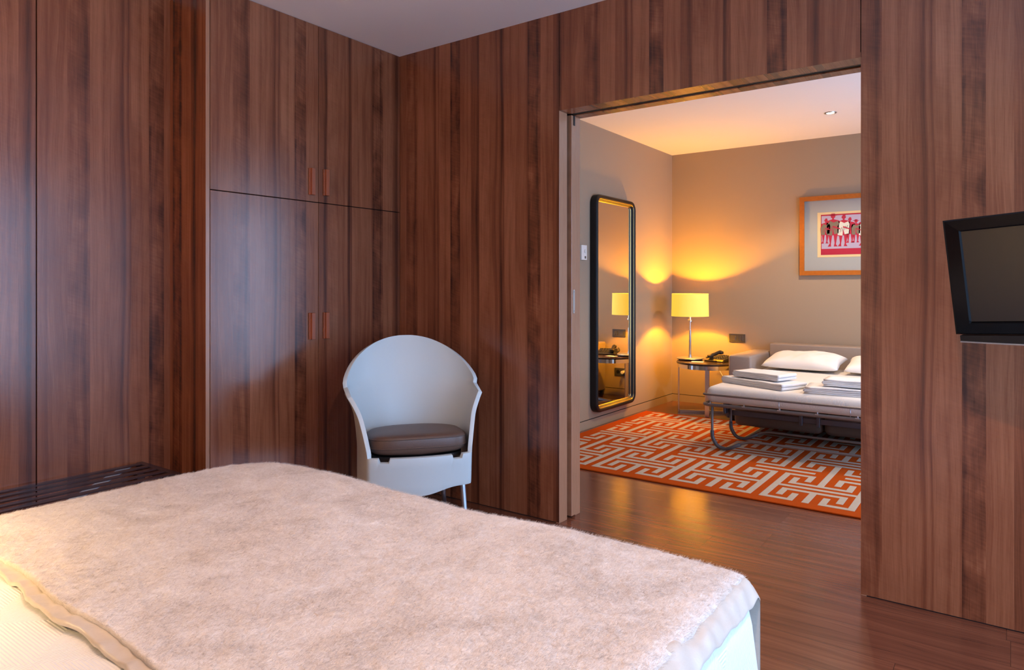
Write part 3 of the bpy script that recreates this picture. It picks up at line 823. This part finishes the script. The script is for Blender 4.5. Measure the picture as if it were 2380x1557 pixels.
# mattress
MZ0, MZ1 = .345, .468
b = NB(); NXm, NYm = 60, 60
box(b, lx(-1.832), lx(-1.85+SW-.02), ly(4.968), ly(6.685), MZ0, MZ1, .048, 6)
def quiltbed():
    m = M('white_quilted_bedspread'); P = m.sep(m.pos())
    a = m.mt('ADD', P[0], P[2]); y = m.mt('ADD', P[1], m.mt('MULTIPLY', P[2], .9))
    u = m.mt('ADD', a, y); v = m.mt('SUBTRACT', a, y)
    s1 = m.mt('SINE', m.mt('MULTIPLY', u, 800.)); s2 = m.mt('SINE', m.mt('MULTIPLY', v, 800.))
    cell = m.mt('ADD', m.mt('FLOOR', m.mt('DIVIDE', a, .11)), m.mt('FLOOR', m.mt('DIVIDE', y, .11)))
    odd = m.mt('GREATER_THAN', m.mt('PINGPONG', cell, 1.), .5)
    q = m.n('Mix', {0: odd, 2: s1, 3: s2}, data_type='FLOAT').outputs[0]
    m.set(Base_Color=C4(.80, .76, .72), Roughness=.85, Specular_IOR_Level=.2); m.bump(q, .42, .0020); return m.m
QB = quiltbed()
autos(link('mattress', b, QB, sb), 60)
# tubular frame
ZF, YF = .336, 4.950
b = NB(); xr_ = -1.85+SW-.01
for z, yo, rad in ((ZF, YF, .0125),):
    pts = fillet([(lx(-1.845), ly(6.1), z), (lx(-1.845), ly(YF), z), (lx(xr_), ly(YF), z), (lx(xr_), ly(6.1), z)], .055)
    tube(b, pts, rad, 14)
link('bed_frame', b, TUBE, sb, True)
b = NB(); pts = fillet([(lx(-1.846), ly(5.10), .40), (lx(-1.846), ly(YF-.012), .412), (lx(xr_), ly(YF-.012), .412), (lx(xr_), ly(5.10), .40)], .05)
tube(b, pts, .0075, 12); link('end_rail', b, TUBE, sb, True)
for x in (-1.30, -.85):
    b = NB(); tube(b, [(lx(x), ly(YF-.012), .348), (lx(x), ly(YF-.012), .406)], .0028, 8); link('rail_post', b, ALU, sb, True)
for k in range(6):
    x = -1.79+k*.245
    if x < xr_-.03:
        b = NB(); box(b, lx(x)-.011, lx(x)+.011, ly(YF)-.014, ly(YF)-.004, ZF+.006, ZF+.014); cyl(b, (lx(x)+.003, ly(YF-.006)), .0045, ZF+.014, ZF+.024, 10); link('spring_clip', b, ALU, sb)
for YL, nm in ((YF+.002, 'front'), (5.365, 'rear')):
    zt_ = ZF-.004
    pts = fillet([(lx(-1.775), ly(YL), zt_), (lx(-1.775), ly(YL), .10), (lx(-1.735), ly(YL), .032), (lx(-1.665), ly(YL), .026), (lx(-1.54), ly(YL), .088), (lx(-1.49), ly(YL), .100), (lx(xr_-.35), ly(YL), .100), (lx(xr_-.3), ly(YL), .088), (lx(xr_-.18), ly(YL), .026), (lx(xr_-.11), ly(YL), .032), (lx(xr_-.07), ly(YL), .10), (lx(xr_-.07), ly(YL), zt_)], .05)
    b = NB(); tube(b, pts, .0095, 12); lg = link('leg', b, TUBE, sb, True); lg['label'] = nm+' tubular leg loop'
    for sgn, xx in ((1, -1.775), (-1, xr_-.07)):
        b = NB(); pts = fillet([(lx(xx), ly(YL), .150), (lx(xx), ly(YL), .10), (lx(xx+sgn*.040), ly(YL), .032), (lx(xx+sgn*.110), ly(YL), .026), (lx(xx+sgn*.205), ly(YL), .073)], .05)
        tube(b, pts, .0135, 12); link('foot_sleeve', b, RUBBER, lg, True)
b = NB(); box(b, lx(-1.80), lx(xr_-.03), ly(5.385), ly(5.40), .195, .235, .003, 1)
link('cross_rail', b, RAIL, sb)
for x in (-1.80, -1.26, -1.14, -.7):
    b = NB(); box(b, lx(x)-.012, lx(x)+.012, ly(5.372), ly(5.384), .175, .262, .003, 1)
    cyl(b, (lx(x), .180), .006, ly(5.366), ly(5.372), 10, axis='Y'); link('rail_lug', b, RAIL, sb)
b = NB(); box(b, lx(-1.815), lx(-1.795), ly(5.30), ly(5.44), .215, .325, .004, 1)
link('hinge_bracket', b, RAIL, sb)
for x in (-1.838, xr_-.008):
    b = NB(); box(b, lx(x)-.006, lx(x)+.006, ly(6.11), ly(6.68), .30, .345, .002, 1); link('side_rail', b, RAIL, sb)

# pillows
COT = plain('white_cotton', (.84, .79, .74), .8, noise_s=8., amt=.03, bump=.3)
def pillow(cx, cy, rz, label, hx=.315, hy=.20, hz=.075):
    b = NB(); n = 34; top = []; bt = []
    for i in range(n+1):
        rt, rb = [], []
        for j in range(n+1):
            u, v = -1+2*i/n, -1+2*j/n
            e = (1-abs(u)**2.6)*(1-abs(v)**2.6); h = max(e, 0)**.42
            pull = 1-.07*(1-abs(u))*(abs(v)**2)*1 - .0; pull2 = 1-.06*(1-abs(v))*(abs(u)**2)
            x, y = u*hx*pull2, v*hy*pull
            wr = noise.noise(Vector((u*2.2+cx, v*2.2, .5)))*.012+noise.noise(Vector((u*6+cx, v*4, 4.)))*.005
            rt.append(b.verts.new((x, y, hz*.55+hz*1.15*h+wr*h))); rb.append(b.verts.new((x, y, hz*.55-hz*.50*h)) if 0 < i < n and 0 < j < n else rt[-1])
        top.append(rt); bt.append(rb)
    for i in range(n):
        for j in range(n):
            b.faces.new((top[i][j], top[i+1][j], top[i+1][j+1], top[i][j+1])); 
            q = (bt[i][j], bt[i][j+1], bt[i+1][j+1], bt[i+1][j])
            if len(set(q)) == 4:
                try: b.faces.new(q)
                except ValueError: pass
    o = link('pillow', b, COT, None, True, (cx, cy, MZ1+.028)); o.rotation_euler = (math.radians(9), 0, rz)
    tag(o, label, 'pillow', 'pillows on the sofa bed'); return o
pillow(-1.475, 6.43, math.radians(-2), 'white pillow beside the armrest at the head of the sofa bed')
pillow(-.815, 6.43, math.radians(2), 'white pillow cut off by the partition, beside the fully visible pillow')

# folded towels
TOW = plain('white_terry_towel', (.80, .79, .80), .95, noise_s=400., amt=.06, bump=.6)
def towel(loc, rz, L, D, label, layers=4, th=.011):
    b = NB(); n = layers
    # serpentine cross section in x-z, extruded along y
    cl = []
    z = th/2
    for k in range(n):
        xs = [i/14 for i in range(15)]
        if k % 2: xs = xs[::-1]
        for f in xs: cl.append(Vector((-L/2+.012+(L-.024)*f, z+.0015*math.sin(f*9+k))))
        if k < n-1:
            s = -1 if k % 2 else 1
            for q in (30, 60, 90, 120, 150):
                a = math.radians(q); cl.append(Vector((s*(L/2-.012)+s*.0075*math.sin(a), z+.0058*(1-math.cos(a)))))
        z += .0116
    off = th*.46; up, dn = [], []
    for i, p in enumerate(cl):
        a = cl[max(0, i-1)]; c = cl[min(len(cl)-1, i+1)]; t = (c-a).normalized(); nn = Vector((-t.y, t.x))
        up.append(p+nn*off); dn.append(p-nn*off)
    ny = 12; rows = []
    for j in range(ny+1):
        y = -D/2+D*j/ny
        e = 1-.35*(abs(2*j/ny-1)**8)
        r = []
        for p in up+dn[::-1]:
            zz = p.y; wob = noise.noise(Vector((p.x*7+loc[0]*9, y*7, zz*20)))*.004*(zz/.04)
            r.append(b.verts.new((p.x+.004*noise.noise(Vector((y*10, zz*90, 1))), y+.003*noise.noise(Vector((p.x*11, zz*120, 2))), max(.0005, zz+wob))))
        rows.append(r)
    m_ = len(rows[0])
    for A, B in zip(rows, rows[1:]):
        for i in range(m_): b.faces.new((A[i], A[(i+1) % m_], B[(i+1) % m_], B[i]))
    h = len(up)
    for r in (rows[0], rows[-1]):
        for i in range(h-1): b.faces.new((r[i], r[i+1], r[m_-2-i], r[m_-1-i]))
    o = link('folded_towel', b, TOW, None, True, loc); o.rotation_euler = (0, 0, rz)
    tag(o, label, 'towel', 'folded towels on the sofa bed'); return o
zt1 = MZ1+.001; hz1 = .047
towel((-1.50, 5.255, zt1), math.radians(-24), .56, .27, 'larger folded white towel under the small one, near the sofa armrest')
towel((-1.500, 5.285, zt1+hz1+.005), math.radians(-20), .40, .22, 'smaller folded white towel on top, near the sofa armrest')
towel((-.87, 5.165, zt1), math.radians(4), .60, .27, 'larger folded white towel beneath, beside the partition edge')
towel((-.835, 5.20, zt1+hz1+.005), math.radians(3), .45, .22, 'smaller folded white towel on top, beside the partition edge')

# ------------------------------------------------------------------ framed picture
pc = thing('framed_picture', 'orange wood framed print of figures above the sofa bed', 'picture', (-1.617, FY, 1.31))
PW, PH, FW = 1.05, .735, .041
b = NB()
for k, q in enumerate((((0, 0), (PW, 0), (PW-FW, FW), (FW, FW)), ((PW, 0), (PW, PH), (PW-FW, PH-FW), (PW-FW, FW)), ((PW, PH), (0, PH), (FW, PH-FW), (PW-FW, PH-FW)), ((0, PH), (0, 0), (FW, FW), (FW, PH-FW)))):
    prism(b, q, -.030, -.001, lambda u, v, d: (u, d, v))
link('picture_frame', b, plain('orange_oak_frame', (.42, .12, .010), .4, noise_s=40., amt=.2), pc)
def flat(u0, u1, v0, v1, d, mat, name, par=pc, th_=.001):
    b = NB(); box(b, u0, u1, d, d+th_, v0, v1); return link(name, b, mat, par)
flat(FW, PW-FW, FW, PH-FW, -.012, plain('blue_grey_mount', (.31, .325, .32), .8), 'mount')
flat(.155, PW-.155, .165, PH-.165+.012, -.0135, plain('cream_paper', (.60, .47, .25), .8), 'print_paper')
RED = plain('crimson_ink', (.34, .004, .032), .7); LAV = plain('lavender_ink', (.34, .30, .42), .7)
OLIV = plain('taupe_ink', (.15, .12, .085), .7); INKW = plain('white_ink', (.52, .52, .47), .7); INKB = plain('black_ink', (.05, .04, .05), .7)
IU0, IU1, IV0, IV1 = .185, PW-.185, .188, .560
pr = flat(IU0, IU1, IV0, IV1, -.0150, RED, 'print')
LV0, LV1 = IV0+.055, IV1-.012
flat(IU0+.006, IU1, LV0, LV1, -.0158, LAV, 'print_ground', pr, .0006)
# the standing figures, as flat inked shapes
art = NB()
def poly(pts, mi, d): prism(art, pts, d, d+.0005, lambda u, v, dd: (u, dd, v), mi)
def ell(cx, cy, rx, ry, mi, d, n=14, a0=0): poly([(cx+rx*math.cos(2*PI*k/n+a0), cy+ry*math.sin(2*PI*k/n+a0)) for k in range(n)], mi, d)
def figure(x, s, gar, hat=0, lean=0.):
    f0 = LV0+.020+(.0 if s > .9 else .03)
    H = .285*s; W = .052*s; Y_ = lambda t: f0+H*t
    X = lambda q, t: x+q*W+lean*W*t
    poly([(X(-.85, 0), Y_(0)), (X(-.30, 0), Y_(.0)), (X(-.34, .1), Y_(.08)), (X(-.10, .4), Y_(.40)), (X(-.75, .4), Y_(.40)), (X(-.52, .1), Y_(.1))], 0, -.0166)
    poly([(X(.10, 0), Y_(0.0)), (X(.70, 0), Y_(.0)), (X(.45, .1), Y_(.07)), (X(.72, .4), Y_(.40)), (X(.06, .4), Y_(.40)), (X(.24, .1), Y_(.1))], 0, -.0166)
    poly([(X(-.95, .4), Y_(.33)), (X(.95, .4), Y_(.36)), (X(1.05, .7), Y_(.62)), (X(.95, .8), Y_(.80)), (X(.2, .8), Y_(.84)), (X(-.25, .8), Y_(.84)), (X(-.98, .8), Y_(.79)), (X(-1.1, .6), Y_(.6))], 0, -.0168)
    if gar:
        poly([(X(-.92, .4), Y_(.36)), (X(-.15, .4), Y_(.34)), (X(-.05, .5), Y_(.56)), (X(.20, .4), Y_(.38)), (X(.85, .4), Y_(.40)), (X(.95, .7), Y_(.70)), (X(.72, .8), Y_(.79)), (X(.1, .8), Y_(.74)), (X(-.5, .8), Y_(.80)), (X(-1.0, .6), Y_(.64))], gar, -.0172)
        for k in range(4):
            u = -.6+k*.32
            poly([(X(u, .5), Y_(.44+.03*k)), (X(u+.05, .5), Y_(.44+.03*k)), (X(u+.35, .6), Y_(.60+.02*k)), (X(u+.28, .6), Y_(.61+.02*k))], 0 if gar == 1 else 3, -.0175)
        poly([(X(-.1, .6), Y_(.60)), (X(1.1, .6), Y_(.52)), (X(1.12, .6), Y_(.555)), (X(-.05, .6), Y_(.645))], 0, -.0177)
    poly([(X(-.16, .8), Y_(.82)), (X(.16, .8), Y_(.82)), (X(.13, .9), Y_(.90)), (X(-.13, .9), Y_(.90))], 0, -.0166)
    ell(X(0, .95), Y_(.93), W*.36, H*.055, 0, -.0168)
    if hat:
        ell(X(0, 1), Y_(.968), W*.75, H*.016, 0, -.0171); poly([(X(-.34, 1), Y_(.97)), (X(.34, 1), Y_(.97)), (X(.28, 1), Y_(1.02)), (X(-.28, 1), Y_(1.02))], 0, -.0171)
    else: ell(X(.05, 1), Y_(.985), W*.24, H*.030, 0, -.0169)
for x, s, g_, h_, l_2 in ((.222, .80, 1, 0, .2), (.290, 1.04, 1, 1, 0), (.375, 1.0, 2, 0, .1), (.435, .80, 0, 0, -.1), (.482, .72, 1, 1, 0), (.545, .92, 2, 0, .2), (.61, 1.02, 2, 1, 0), (.69, .85, 1, 0, 0), (.76, 1., 2, 1, 0), (.825, .8, 1, 0, 0)):
    figure(x, s, g_, h_, l_2)
link('print_figures', art, [RED, OLIV, INKW, INKB, LAV], pr)

# ------------------------------------------------------------------ recessed downlights
m = M('downlight_glow'); m.set(Emission_Color=C4(1, .86, .62), Emission_Strength=14., Base_Color=C4(.9, .9, .9)); GLOW = m.m
names = ['recessed round spotlight in the living room ceiling in front of the sofa bed', 'recessed round spotlight right of the sofa bed, hidden behind the partition']
for (x, y), lb in zip(DL, names):
    d = thing('ceiling_spotlight', lb, 'light', (x, y, ZC), group='recessed spotlights in the living room ceiling')
    b = NB(); lathe(b, (0, 0), [(.030, -.001), (.034, -.006), (.046, -.004), (.047, 0), (.030, 0), (.030, -.001)], 32); autos(link('trim_ring', b, STEEL, d), 40)
    b = NB(); lathe(b, (0, 0), [(0, -.003), (.029, -.003), (.029, -.0005), (0, -.0005)], 24); link('lens', b, GLOW, d)
    light('spotlight_beam', 'SPOT', (x, y, ZC-.02), 50, (1, .74, .48), spot_size=2.1, spot_blend=.5, shadow_soft_size=.03)
